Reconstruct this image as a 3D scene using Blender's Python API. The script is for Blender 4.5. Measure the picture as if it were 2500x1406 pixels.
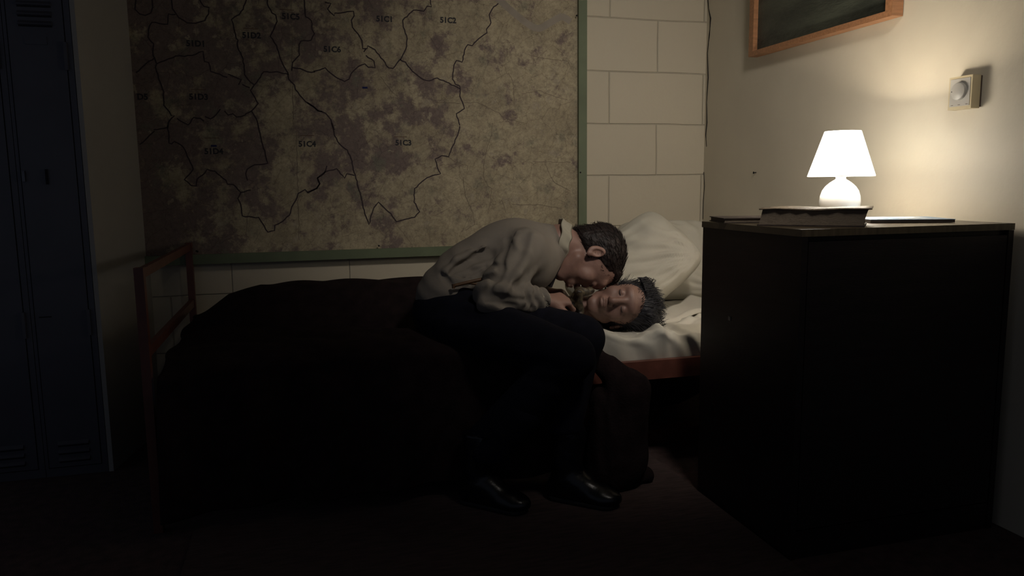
import bpy, bmesh, math, random
import numpy as np
from mathutils import Vector, Matrix
random.seed(7); rng = np.random.default_rng(7)
S = bpy.context.scene; COL = S.collection
for o in list(bpy.data.objects): bpy.data.objects.remove(o)

# ------------------------------------------------------------------ camera
F, PITCH, YAW, ROLL, CH = 1864., .1342, -.2691, -.01175, 1.0
fw = Vector((-math.sin(YAW)*math.cos(PITCH), math.cos(YAW)*math.cos(PITCH), -math.sin(PITCH)))
r0 = Vector((math.cos(YAW), math.sin(YAW), 0)); u0 = r0.cross(fw)
rt = r0*math.cos(ROLL)+u0*math.sin(ROLL); up = u0*math.cos(ROLL)-r0*math.sin(ROLL)
cd = bpy.data.cameras.new('camera'); cam = bpy.data.objects.new('camera', cd); COL.objects.link(cam)
cd.sensor_width = 36; cd.lens = 36*F/2500; cd.clip_start = .05; cd.clip_end = 50
M = Matrix((rt, up, -fw)).transposed().to_4x4(); M.translation = (0, 0, CH); cam.matrix_world = M
S.camera = cam
CO = Vector((0, 0, CH))
def on(px, py, ax, v):                      # where the line of sight of a photo point meets a plane of the room
    d = fw+rt*((px-1250)/F)-up*((py-703)/F); t = (v-CO[ax])/d[ax]
    return CO+d*t

# ------------------------------------------------------------------ world, lights, exposure
W = bpy.data.worlds.new('world'); S.world = W; W.use_nodes = True
W.node_tree.nodes['Background'].inputs[0].default_value = (.55, .62, .8, 1)
W.node_tree.nodes['Background'].inputs[1].default_value = .075
BULB_W = 36.0; SHADE_E = 11.5; WARM = (1.0, .88, .70)
al = bpy.data.lights.new('added_fill_spot', 'SPOT'); al.energy = 80.0; al.shadow_soft_size = .16; al.color = (1., .92, .82); al.spot_size = math.radians(72); al.spot_blend = 1.0  # unseen fill spot, added to brighten the bed and back wall
ao = bpy.data.objects.new('added_fill_spot', al); COL.objects.link(ao); ao.location = (1.05, .90, 2.42)
ao.rotation_euler = (Vector((1.40, 3.1, .95))-Vector(ao.location)).to_track_quat('-Z', 'Y').to_euler()
S.view_settings.view_transform = 'Standard'; S.view_settings.look = 'None'
S.view_settings.exposure = 0; S.view_settings.gamma = 1
try: S.view_settings.use_curve_mapping = False
except Exception: pass

YB, XR, ZC = 3.4, 1.92, 2.5                 # back wall, right wall, ceiling
LAMP = Vector((1.635, 2.048, .88))

# ------------------------------------------------------------------ materials
def mat(name, col, rough=.6, var=.12, scale=8., bump=0., bscale=60., metal=0., spec=.5, emit=None, es=0., sss=0., col2=None, stretch=(1, 1, 1), detail=4., sheen=0.):
    m = bpy.data.materials.new(name); m.use_nodes = True
    nt = m.node_tree; n = nt.nodes; l = nt.links; b = n['Principled BSDF']
    tc = n.new('ShaderNodeTexCoord'); mp = n.new('ShaderNodeMapping'); mp.inputs['Scale'].default_value = stretch
    l.new(tc.outputs['Object'], mp.inputs[0])
    no = n.new('ShaderNodeTexNoise'); no.inputs['Scale'].default_value = scale; no.inputs['Detail'].default_value = detail
    l.new(mp.outputs[0], no.inputs['Vector'])
    cr = n.new('ShaderNodeValToRGB'); cr.color_ramp.elements[0].position = .3; cr.color_ramp.elements[1].position = .7
    c2 = col2 or tuple(min(1, c*(1+var)) for c in col); c1 = col if col2 else tuple(c*(1-var) for c in col)
    cr.color_ramp.elements[0].color = (*c1, 1); cr.color_ramp.elements[1].color = (*c2, 1)
    l.new(no.outputs['Fac'], cr.inputs[0]); l.new(cr.outputs[0], b.inputs['Base Color'])
    b.inputs['Roughness'].default_value = rough; b.inputs['Metallic'].default_value = metal
    b.inputs['Specular IOR Level'].default_value = spec
    if sheen: b.inputs['Sheen Weight'].default_value = sheen
    if sss:
        b.inputs['Subsurface Weight'].default_value = sss; b.inputs['Subsurface Radius'].default_value = (.02, .008, .004); b.inputs['Subsurface Scale'].default_value = .4
    if bump:
        n2 = n.new('ShaderNodeTexNoise'); n2.inputs['Scale'].default_value = bscale; n2.inputs['Detail'].default_value = 3
        l.new(mp.outputs[0], n2.inputs['Vector'])
        bp = n.new('ShaderNodeBump'); bp.inputs['Strength'].default_value = bump; bp.inputs['Distance'].default_value = .004
        l.new(n2.outputs['Fac'], bp.inputs['Height']); l.new(bp.outputs[0], b.inputs['Normal'])
    if emit: b.inputs['Emission Color'].default_value = (*emit, 1); b.inputs['Emission Strength'].default_value = es
    return m
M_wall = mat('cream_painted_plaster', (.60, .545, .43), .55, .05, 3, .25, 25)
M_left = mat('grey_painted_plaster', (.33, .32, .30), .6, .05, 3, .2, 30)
M_ceil = mat('ceiling_paint', (.35, .33, .28), .8)
M_carpet = mat('brown_cord_carpet', (.070, .042, .040), .95, .35, 30, .6, 220)
M_rug = mat('brown_ribbed_rug', (.078, .050, .047), .95, .3, 14, .6, 160, stretch=(1, 6, 1))
M_bed = mat('red_brown_enamel', (.12, .042, .030), .42, .2, 20, .1, 60)
M_sheet = mat('white_cotton', (.56, .53, .46), .85, .03, 6, .12, 45)
M_pillow = mat('off_white_pillowcase', (.52, .49, .41), .85, .04, 6, .15, 30)
M_matt = mat('mattress_ticking', (.30, .30, .33), .85, .2, 30, .1, 60)
M_blank = mat('dark_brown_wool', (.019, .012, .0125), .95, .3, 22, .5, 150, spec=.12)
M_under = mat('dark_grey_fabric', (.02, .02, .024), .9, .3, 12, .3, 50)
M_skin = mat('fair_skin', (.30, .172, .135), .5, .10, 14, .12, 90, sss=.08)
M_skin2 = mat('fair_skin_of_sleeper', (.25, .145, .115), .5, .10, 14, .12, 90, sss=.08)
M_shirt = mat('beige_cotton_shirt', (.205, .178, .148), .85, .06, 10, .2, 70)
M_collar = mat('pale_collar_cotton', (.36, .33, .26), .85, .04, 14, .1, 80)
M_trous = mat('navy_wool', (.0075, .0078, .014), .9, .2, 30, .2, 200, spec=.15)
M_hair = mat('dark_brown_hair', (.018, .011, .010), .55, .5, 60, .6, 120, stretch=(1, 1, 1), spec=.3)
M_hair2 = mat('greying_black_hair', (.022, .021, .026), .5, .6, 45, .5, 120, spec=.4)
M_boot = mat('black_polished_leather', (.006, .006, .008), .28, .2, 30, .15, 80)
M_sole = mat('black_rubber', (.008, .008, .008), .7, .2, 40)
M_leather = mat('tan_leather', (.12, .06, .025), .5, .2, 40)
M_tie = mat('dark_striped_silk', (.02, .018, .022), .5, .5, 40, stretch=(12, 1, 1))
M_scarf = mat('black_and_gold_pattern', (.012, .010, .010), .5, 0, 75, .3, 60, col2=(.12, .09, .05), detail=2)
M_lock = mat('blue_grey_locker_paint', (.085, .085, .105), .4, .10, 5, .05, 40)
M_lockd = mat('dark_locker_gap', (.006, .006, .008), .8, .1)
M_chrome = mat('dull_steel', (.14, .14, .15), .35, .1, 40, metal=1.)
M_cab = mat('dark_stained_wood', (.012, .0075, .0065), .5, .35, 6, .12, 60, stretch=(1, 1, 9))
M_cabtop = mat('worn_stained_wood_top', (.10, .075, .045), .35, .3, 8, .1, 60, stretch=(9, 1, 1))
M_pages = mat('aged_page_edges', (.21, .165, .12), .9, .15, 25, .8, 60, stretch=(1, 1, 40))
M_cover = mat('worn_book_cover', (.16, .115, .075), .6, .2, 25, .4, 70, col2=(.42, .33, .22))
M_coverd = mat('dark_book_cloth', (.05, .035, .028), .6, .25, 30, .3, 80)
M_mag = mat('pale_blue_paper_cover', (.25, .36, .50), .4, .1, 12)
M_white = mat('white_paper', (.72, .74, .76), .6, .03, 30)
M_ceramic = mat('white_glazed_ceramic', (.85, .85, .83), .18, .02, 5)
M_shade = mat('lit_white_lampshade', (.85, .82, .75), .8, .02, 60, emit=(1., .92, .80), es=SHADE_E)
M_trim = mat('lampshade_binding', (.45, .40, .32), .8, .1, 60)
M_bulb = mat('lit_bulb', (.9, .9, .9), .4, .02, 5, emit=WARM, es=60)
M_therm = mat('cream_plastic', (.52, .44, .28), .4, .03, 10)
M_therm2 = mat('grey_white_plastic', (.42, .40, .36), .4, .03, 10)
M_thermd = mat('brown_backplate', (.08, .055, .04), .6, .05, 10)
M_fr_wood = mat('orange_brown_picture_wood', (.36, .17, .08), .45, .2, 14, .1, 60, stretch=(1, 8, 8))
M_green = mat('green_painted_wood', (.135, .165, .095), .5, .12, 9, .15, 40)
M_dark = mat('dark_mark', (.012, .010, .010), .9, .1)
M_ink = mat('map_boundary_ink', (.045, .03, .035), .9, .1)
M_code = mat('map_code_ink', (.035, .035, .04), .9, .1)
M_bluek = mat('blue_map_ink', (.015, .02, .10), .9, .1)
M_river = mat('grey_map_river', (.31, .27, .22), .9, .08, 20)

def brick_mat():
    m = bpy.data.materials.new('painted_block_wall'); m.use_nodes = True; nt = m.node_tree; n = nt.nodes; l = nt.links; b = n['Principled BSDF']
    tc = n.new('ShaderNodeTexCoord'); sp = n.new('ShaderNodeSeparateXYZ'); cb = n.new('ShaderNodeCombineXYZ')
    l.new(tc.outputs['Object'], sp.inputs[0])
    ax = n.new('ShaderNodeMath'); ax.inputs[1].default_value = -1.426+.488*5; az = n.new('ShaderNodeMath'); az.inputs[1].default_value = -1.044+.24*6
    l.new(sp.outputs[0], ax.inputs[0]); l.new(sp.outputs[2], az.inputs[0]); l.new(ax.outputs[0], cb.inputs[0]); l.new(az.outputs[0], cb.inputs[1])
    nz = n.new('ShaderNodeTexNoise'); nz.inputs['Scale'].default_value = 3; l.new(tc.outputs['Object'], nz.inputs['Vector'])
    mx = n.new('ShaderNodeMixRGB'); mx.blend_type = 'ADD'; mx.inputs[0].default_value = .012; l.new(cb.outputs[0], mx.inputs[1]); l.new(nz.outputs['Color'], mx.inputs[2])
    br = n.new('ShaderNodeTexBrick'); l.new(mx.outputs[0], br.inputs['Vector']); br.offset = .5
    br.inputs['Scale'].default_value = 1; br.inputs['Brick Width'].default_value = .488; br.inputs['Row Height'].default_value = .24
    br.inputs['Mortar Size'].default_value = .0045; br.inputs['Mortar Smooth'].default_value = .9
    br.inputs['Color1'].default_value = (.60, .535, .41, 1); br.inputs['Color2'].default_value = (.57, .51, .39, 1); br.inputs['Mortar'].default_value = (.51, .455, .35, 1)
    l.new(br.outputs['Color'], b.inputs['Base Color']); b.inputs['Roughness'].default_value = .6
    n2 = n.new('ShaderNodeTexNoise'); n2.inputs['Scale'].default_value = 35; l.new(tc.outputs['Object'], n2.inputs['Vector'])
    b1 = n.new('ShaderNodeBump'); b1.inputs['Strength'].default_value = .12; b1.inputs['Distance'].default_value = .006; l.new(n2.outputs['Fac'], b1.inputs['Height'])
    b2 = n.new('ShaderNodeBump'); b2.invert = True; b2.inputs['Strength'].default_value = .8; b2.inputs['Distance'].default_value = .005
    l.new(br.outputs['Fac'], b2.inputs['Height']); l.new(b1.outputs[0], b2.inputs['Normal']); l.new(b2.outputs[0], b.inputs['Normal'])
    return m
M_block = brick_mat()

def map_mat():
    m = bpy.data.materials.new('printed_street_map'); m.use_nodes = True; nt = m.node_tree; n = nt.nodes; l = nt.links; b = n['Principled BSDF']
    tc = n.new('ShaderNodeTexCoord'); co = tc.outputs['Object']
    def noise(s, d=6, r=.6, off=0):
        mp = n.new('ShaderNodeMapping'); mp.inputs['Location'].default_value = (off, off*2, off*.7); l.new(co, mp.inputs[0])
        x = n.new('ShaderNodeTexNoise'); x.inputs['Scale'].default_value = s; x.inputs['Detail'].default_value = d; x.inputs['Roughness'].default_value = r
        l.new(mp.outputs[0], x.inputs['Vector']); return x.outputs['Fac']
    def ramp(v, p0, p1, c0=(0, 0, 0), c1=(1, 1, 1)):
        r = n.new('ShaderNodeValToRGB'); r.color_ramp.elements[0].position = p0; r.color_ramp.elements[1].position = p1
        r.color_ramp.elements[0].color = (*c0, 1); r.color_ramp.elements[1].color = (*c1, 1); l.new(v, r.inputs[0]); return r.outputs[0]
    def mix(f, a, c, t='MIX'):
        x = n.new('ShaderNodeMixRGB'); x.blend_type = t
        if isinstance(f, float): x.inputs[0].default_value = f
        else: l.new(f, x.inputs[0])
        for i, v in ((1, a), (2, c)):
            if isinstance(v, tuple): x.inputs[i].default_value = (*v, 1)
            else: l.new(v, x.inputs[i])
        return x.outputs[0]
    base = ramp(noise(6), .35, .65, (.38, .32, .215), (.49, .42, .285))
    # built-up districts, denser towards the map's west
    sx = n.new('ShaderNodeSeparateXYZ'); l.new(co, sx.inputs[0])
    mr = n.new('ShaderNodeMapRange'); mr.inputs[1].default_value = -.6; mr.inputs[2].default_value = 1.2; mr.inputs[3].default_value = .075; mr.inputs[4].default_value = -.10
    l.new(sx.outputs[0], mr.inputs[0])
    ad = n.new('ShaderNodeMath'); l.new(noise(8, 12, .70, 3.1), ad.inputs[0]); l.new(mr.outputs[0], ad.inputs[1])
    urb = ramp(ad.outputs[0], .47, .55)
    c = mix(urb, base, (.215, .165, .145))
    c = mix(ramp(noise(9, 9, .7, 7.7), .56, .66, (0, 0, 0), (.7, .7, .7)), c, (.20, .20, .15))
    c = mix(ramp(noise(14, 4, .6, 1.3), .64, .67), c, (.42, .36, .26))
    v = n.new('ShaderNodeTexVoronoi'); v.feature = 'DISTANCE_TO_EDGE'; v.inputs['Scale'].default_value = 13
    wv = mix(.13, co, noise(9, 5, .6, 2.2), 'ADD'); l.new(wv, v.inputs['Vector'])
    c = mix(ramp(v.outputs['Distance'], .004, .02, (.6, .6, .6), (1, 1, 1)), (0, 0, 0), c, 'MIX') if False else mix(.35, c, ramp(v.outputs['Distance'], .004, .022, (.10, .08, .07), (.5, .5, .5)), 'OVERLAY')
    v2 = n.new('ShaderNodeTexVoronoi'); v2.feature = 'DISTANCE_TO_EDGE'; v2.inputs['Scale'].default_value = 60
    l.new(mix(.05, co, noise(30, 3, .6, 4.2), 'ADD'), v2.inputs['Vector'])
    c = mix(.30, c, ramp(v2.outputs['Distance'], .01, .07, (.22, .22, .22), (.54, .54, .54)), 'OVERLAY')
    v3 = n.new('ShaderNodeTexVoronoi'); v3.feature = 'F1'; v3.inputs['Scale'].default_value = 22; l.new(co, v3.inputs['Vector'])
    c = mix(ramp(v3.outputs['Distance'], .10, .14, (.35, .35, .35), (0, 0, 0)), c, (.46, .39, .30))
    c = mix(ramp(noise(45, 8, .75, 9), .42, .66, (.0, .0, .0), (.45, .45, .45)), c, (.10, .08, .07))
    l.new(c, b.inputs['Base Color']); b.inputs['Roughness'].default_value = .75; b.inputs['Specular IOR Level'].default_value = .2
    return m
M_map = map_mat()
def paint_mat():
    m = mat('dark_green_oil_paint', (.022, .026, .022), .45, .3, 7, .9, 60, col2=(.085, .095, .070), detail=14, stretch=(1, .6, 2))
    return m
M_paint = paint_mat()

# ------------------------------------------------------------------ object helpers
def link(name, me, m, parent=None):
    o = bpy.data.objects.new(name, me); COL.objects.link(o)
    if m is not None:
        for x in (m if isinstance(m, (list, tuple)) else [m]): me.materials.append(x)
    if parent: o.parent = parent
    return o
def empty(name, loc=(0, 0, 0), rz=0):
    o = bpy.data.objects.new(name, None); o.location = loc; o.rotation_euler = (0, 0, rz); o.empty_display_size = .05; COL.objects.link(o); return o
def tag(o, label=None, cat=None, group=None, kind=None):
    for k, v in (('label', label), ('category', cat), ('group', group), ('kind', kind)):
        if v: o[k] = v
    return o
def fromnp(name, V, Q, m, parent=None, smooth=True):
    me = bpy.data.meshes.new(name); V = np.asarray(V, np.float32); Q = np.asarray(Q, np.int32)
    me.vertices.add(len(V)); me.vertices.foreach_set('co', V.ravel())
    n = Q.shape[1]; me.loops.add(Q.size); me.loops.foreach_set('vertex_index', Q.ravel())
    me.polygons.add(len(Q)); me.polygons.foreach_set('loop_start', np.arange(0, Q.size, n, dtype=np.int32))
    try: me.polygons.foreach_set('loop_total', np.full(len(Q), n, np.int32))
    except Exception: pass
    me.update(calc_edges=True); me.validate()
    if smooth: me.polygons.foreach_set('use_smooth', np.ones(len(me.polygons), bool))
    return link(name, me, m, parent)
def bmobj(name, bm, m, parent=None, smooth=False, bevel=0.):
    if bevel:
        bmesh.ops.bevel(bm, geom=[e for e in bm.edges if e.calc_face_angle(0) > .6], offset=bevel, segments=2, affect='EDGES', profile=.6)
    bmesh.ops.recalc_face_normals(bm, faces=bm.faces)
    me = bpy.data.meshes.new(name); bm.to_mesh(me); bm.free()
    if smooth:
        for p in me.polygons: p.use_smooth = True
    return link(name, me, m, parent)
def addbox(bm, a, b):
    x0, y0, z0 = a; x1, y1, z1 = b
    v = [bm.verts.new(p) for p in ((x0, y0, z0), (x1, y0, z0), (x1, y1, z0), (x0, y1, z0), (x0, y0, z1), (x1, y0, z1), (x1, y1, z1), (x0, y1, z1))]
    for f in ((0, 3, 2, 1), (4, 5, 6, 7), (0, 1, 5, 4), (1, 2, 6, 5), (2, 3, 7, 6), (3, 0, 4, 7)): bm.faces.new([v[i] for i in f])
def box(name, a, b, m, parent=None, bevel=.002):
    bm = bmesh.new(); addbox(bm, a, b); return bmobj(name, bm, m, parent, bevel=bevel)
def lathe(name, prof, c, m, parent=None, n=64, closed=False):
    V = []; Q = []
    for r, z in prof:
        for i in range(n): a = 2*math.pi*i/n; V.append((c[0]+r*math.cos(a), c[1]+r*math.sin(a), c[2]+z))
    k = len(prof)
    for j in range(k if closed else k-1):
        for i in range(n):
            i2 = (i+1) % n; j2 = (j+1) % k; Q.append((j*n+i, j*n+i2, j2*n+i2, j2*n+i))
    return fromnp(name, V, Q, m, parent)
def tube_data(pts, r, n=8):
    P = [Vector(p) for p in pts]; R = r if isinstance(r, (list, tuple)) else [r]*len(P); V = []; Q = []
    u = Vector((0, 0, 1))
    for i, p in enumerate(P):
        t = (P[min(i+1, len(P)-1)]-P[max(i-1, 0)])
        t = t.normalized() if t.length > 1e-9 else Vector((0, 0, 1))
        a = t.cross(u)
        if a.length < .1: a = t.cross(Vector((1, 0, 0)))
        a.normalize(); b = t.cross(a)
        for k in range(n):
            w = 2*math.pi*k/n; V.append(p+(a*math.cos(w)+b*math.sin(w))*R[i])
        u = b.cross(t) if False else u
    for i in range(len(P)-1):
        for k in range(n): Q.append((i*n+k, i*n+(k+1) % n, (i+1)*n+(k+1) % n, (i+1)*n+k))
    return [tuple(v) for v in V], Q
def tubes(name, lst, m, parent=None, n=6):
    V = []; Q = []
    for pts, r in lst:
        v, q = tube_data(pts, r, n); o = len(V); V += v; Q += [tuple(i+o for i in f) for f in q]
    return fromnp(name, V, Q, m, parent)
def smoothpath(pts, k=6):
    P = [Vector(p) for p in pts]; out = []
    for i in range(len(P)-1):
        a, b, c, d = P[max(i-1, 0)], P[i], P[i+1], P[min(i+2, len(P)-1)]
        for j in range(k):
            t = j/k; out.append(.5*((2*b)+(c-a)*t+(2*a-5*b+4*c-d)*t*t+(3*b-a-3*c+d)*t**3))
    out.append(P[-1]); return out
def wob(P, s, seed=0, oct=2):               # cheap smooth noise, about -1..1
    r = np.random.default_rng(seed); out = 0; amp = 1.; tot = 0
    for o in range(oct):
        for k in range(3):
            d = r.normal(size=3); d /= np.linalg.norm(d); d2 = r.normal(size=3); d2 /= np.linalg.norm(d2)
            ph, p2 = r.uniform(0, 6.28, 2)
            out = out+amp*np.sin((P@d)*s*2**o+ph+1.3*np.sin((P@d2)*s*.7*2**o+p2)); tot += amp
        amp *= .5
    return out/tot*1.6

# ------------------------------------------------------------------ distance-field modeller for bodies and clothing
def _a(v): return np.array(v, np.float32)
def RC(a, b, ra, rb, k=.015, flat=None):
    a, b = _a(a), _a(b); L = b-a; LL = float(L@L)+1e-9
    def f(P):
        t = np.clip(((P-a)@L)/LL, 0, 1); D = P-a-t[:, None]*L
        if flat is not None:
            ax, s = flat; ax = _a(ax); c = D@ax; D = D+(c*(s-1))[:, None]*ax
        return np.sqrt((D*D).sum(1))-(ra+(rb-ra)*t)
    return ('u', f, (a+b)/2, math.sqrt(LL)/2+max(ra, rb), k)
def EL(c, r, R=None, k=.015, op='u'):
    c, r = _a(c), _a(r); R = None if R is None else np.asarray(R, np.float32)
    def f(P):
        Q = P-c
        if R is not None: Q = Q@R
        k0 = np.sqrt(((Q/r)**2).sum(1)); k1 = np.sqrt(((Q/(r*r))**2).sum(1))+1e-9
        return k0*(k0-1)/k1
    return (op, f, c, float(max(r)), k)
def HP(c, nrm, k=.004):                     # keep the side the normal points away from
    c, nn = _a(c), _a(nrm); nn = nn/np.linalg.norm(nn)
    return ('i', lambda P: (P-c)@nn, None, None, k)
CAP = .05
def evalp(prims, P, disp=None):
    d = np.full(len(P), CAP, np.float32)
    for op, f, c, R, k in prims:
        if c is None:
            x = f(P); h = np.clip(.5-.5*(d-x)/k, 0, 1); d = x*h+d*(1-h)+k*h*(1-h)  # smooth max
            continue
        idx = np.nonzero(((P-c)**2).sum(1) < (R+CAP+.01)**2)[0]
        if not len(idx): continue
        x = f(P[idx]); y = d[idx]
        if op == 'u':
            h = np.clip(.5+.5*(y-x)/k, 0, 1); d[idx] = y*(1-h)+x*h-k*h*(1-h)
        elif op == 's':
            x = -x; h = np.clip(.5-.5*(y-x)/k, 0, 1); d[idx] = x*h+y*(1-h)+k*h*(1-h)
    if disp is not None: d = d+disp(P)
    return d
def sdf(name, prims, h, m, parent=None, disp=None, smooth=1, crease=None):
    us = [p for p in prims if p[0] == 'u']
    lo = np.min([p[2]-p[3] for p in us], 0)-.03; hi = np.max([p[2]+p[3] for p in us], 0)+.03
    B = 8; nb = np.ceil((hi-lo)/(h*B)).astype(int)+1; shp = nb*B
    g = np.stack(np.meshgrid(*[np.arange(x) for x in nb], indexing='ij'), -1).reshape(-1, 3)
    cen = (lo+(g*B+B/2-.5)*h).astype(np.float32); dc = evalp(prims, cen, disp)
    act = np.abs(dc) < h*B*.87+.012
    V = np.repeat(np.repeat(np.repeat(np.where(dc < 0, -1, 1).astype(np.float32).reshape(nb), B, 0), B, 1), B, 2)
    loc = np.stack(np.meshgrid(*[np.arange(B)]*3, indexing='ij'), -1).reshape(-1, 3)
    ga = g[act]
    for s in range(0, len(ga), 800):
        q = (ga[s:s+800, None, :]*B+loc[None]).reshape(-1, 3)
        V[q[:, 0], q[:, 1], q[:, 2]] = evalp(prims, (lo+q*h).astype(np.float32), disp)
    sg = V < 0; nx, ny, nz = V.shape
    cnt = np.zeros((nx-1, ny-1, nz-1), np.int8)
    cs = [(i, j, k) for i in (0, 1) for j in (0, 1) for k in (0, 1)]
    for i, j, k in cs: cnt += sg[i:nx-1+i, j:ny-1+j, k:nz-1+k]
    cells = np.argwhere((cnt > 0) & (cnt < 8)); ids = np.full(cnt.shape, -1, np.int32); ids[tuple(cells.T)] = np.arange(len(cells))
    acc = np.zeros((len(cells), 3)); n = np.zeros(len(cells))
    for a in range(8):
        for b in range(a+1, 8):
            ca, cb = np.array(cs[a]), np.array(cs[b])
            if abs(ca-cb).sum() != 1: continue
            va = V[tuple((cells+ca).T)]; vb = V[tuple((cells+cb).T)]; w = (va < 0) != (vb < 0)
            t = va[w]/(va[w]-vb[w]); acc[w] += ca+(cb-ca)*t[:, None]; n[w] += 1
    vert = lo+(cells+acc/n[:, None])*h
    Q = []
    for ax in range(3):
        sl0 = [slice(1, -1)]*3; sl1 = [slice(1, -1)]*3; sl0[ax] = slice(0, -1); sl1[ax] = slice(1, None)
        s0, s1 = sg[tuple(sl0)], sg[tuple(sl1)]; e = np.argwhere(s0 != s1)
        off = np.ones(3, int); off[ax] = 0; g0 = e+off; inside = s0[tuple(e.T)]
        b, c = (ax+1) % 3, (ax+2) % 3; db = np.zeros(3, int); dc2 = np.zeros(3, int); db[b] = 1; dc2[c] = 1
        q = np.stack([ids[tuple((g0-db-dc2).T)], ids[tuple((g0-dc2).T)], ids[tuple(g0.T)], ids[tuple((g0-db).T)]], 1)
        q[~inside] = q[~inside][:, ::-1]; Q.append(q)
    Q = np.concatenate(Q); Q = Q[(Q >= 0).all(1)]
    # light smoothing of the net
    for _ in range(smooth):
        a = np.zeros_like(vert); c = np.zeros(len(vert))
        for i in range(4):
            np.add.at(a, Q[:, i], vert[Q[:, (i+1) % 4]]+vert[Q[:, (i+3) % 4]]); np.add.at(c, Q[:, i], 2)
        vert = vert*.4+.6*a/np.maximum(c, 1)[:, None]
    return fromnp(name, vert, Q, m, parent)
def mask(P, c, r): return np.exp(-((P-_a(c))**2).sum(1)/(r*r))

# ------------------------------------------------------------------ the room
def wallbox(name, a, b, m): return tag(box(name, a, b, m, bevel=0), kind='structure')
wallbox('floor', (-2.2, -1.2, -.1), (2.1, 3.6, 0), M_carpet)
wb = wallbox('wall_back', (-2.2, YB, 0), (2.1, YB+.12, ZC), M_block)
wr = wallbox('wall_right', (XR, -1.2, 0), (XR+.12, YB, ZC), M_wall)
wallbox('ceiling', (-2.2, -1.2, ZC), (2.1, 3.6, ZC+.1), M_ceil)
bm = bmesh.new()
q = [(-.685, 2.915), (-.602, YB), (-.70, YB), (-.700, 2.915)]
lo_ = [bm.verts.new((x, y, 0)) for x, y in q]; hi_ = [bm.verts.new((x, y, ZC)) for x, y in q]
for i in range(4): bm.faces.new((lo_[i], lo_[(i+1) % 4], hi_[(i+1) % 4], hi_[i]))
bm.faces.new(lo_); bm.faces.new(hi_)
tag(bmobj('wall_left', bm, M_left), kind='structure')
wallbox('baseboard_back', (-.60, YB-.014, 0), (XR, YB, .09), M_bed)
# crack running down the corner between the block wall and the plaster wall
cpts = [(1728, -6), (1730, 22), (1735, 45), (1732, 85), (1727, 130), (1729, 190), (1725, 250), (1726, 300), (1723, 330), (1725, 358)]
cp = [on(x, y, 0, XR-.001) for x, y in cpts]; cp = [(XR-.001, min(p.y, YB-.004), p.z) for p in cp]
tubes('crack', [(cp, [.003, .002, .004, .0025, .002, .003, .0015, .003, .0025, .001])], M_dark, wr, 5)
cpts = [(1718, 420), (1720, 455), (1717, 490), (1716, 535)]
cp = [on(x, y, 0, XR-.001) for x, y in cpts]; cp = [(XR-.001, min(p.y, YB-.004), p.z) for p in cp]
tubes('crack', [(cp, .0016)], M_dark, wr, 5)
p = on(1846, 421, 0, XR)
nl = tubes('nail', [([(XR+.004, p.y, p.z), (XR-.010, p.y, p.z-.001), (XR-.013, p.y, p.z-.001)], [.0025, .0025, .006])], M_dark)
tag(nl, 'small dark nail stuck in the cream wall left of the lamp', 'nail')

# rug
c1 = on(1660, 1098, 2, 0); c2 = on(492, 1240, 2, 0)
rg = box('rug', (c2.x, .6, .0005), (min(c1.x, 1.205), c1.y, .008), M_rug, bevel=.002)
tag(rg, 'flat dark brown ribbed rug on the floor in front of the bed', 'rug')

# ------------------------------------------------------------------ wall map
yM = YB-.028
mroot = empty('wall_map', (0, 0, 0)); tag(mroot, 'large framed district map with green wooden frame on the block wall', 'map')
pr = on(1409, 300, 1, yM); zb = on(900, 607, 1, yM).z; xr = 1.262; FWD = .040; xl = -.66+.048; ztop = 2.14
box('map_sheet', (xl+.004, yM-.004, zb), (xr-.012, YB-.012, ztop), M_map, mroot, bevel=0)
box('backing_board', (xl+.002, YB-.012, zb-FWD+.004), (xr-.004, YB-.002, ztop), M_green, mroot, bevel=0)
fb = box('frame_bottom', (xl+.002, yM-.022, zb-FWD), (xr-.012+FWD, yM+.004, zb), M_green, mroot, .003)
box('frame_side', (xr-.012, yM-.022, zb), (xr-.012+FWD, yM+.004, ztop), M_green, mroot, .003)
box('frame_top', (xl+.002, yM-.022, ztop), (xr-.012+FWD, yM+.004, ztop+FWD), M_green, mroot, .003)
for x, y in ((925, 600), (482, 614), (1408, 38), (1417, 421), (480, 613)):
    q = on(x, y, 1, yM-.022)
    tubes('screw', [([(q.x, yM-.020, q.z), (q.x, yM-.0235, q.z)], .004), ([(q.x, yM-.0235, q.z), (q.x, yM-.0236, q.z)], [.004, .0001])], M_dark, mroot, 8)
ys = yM-.0046
A = lambda L: [(300+.2276*x, .2276*y) for x, y in L]
Bc = lambda L: [(300+.2418*x, 320+.2418*y) for x, y in L]
Cc = lambda L: [(750+.276*x, .276*y) for x, y in L]
D = lambda L: [(750+.276*x, 300+.276*y) for x, y in L]
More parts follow.
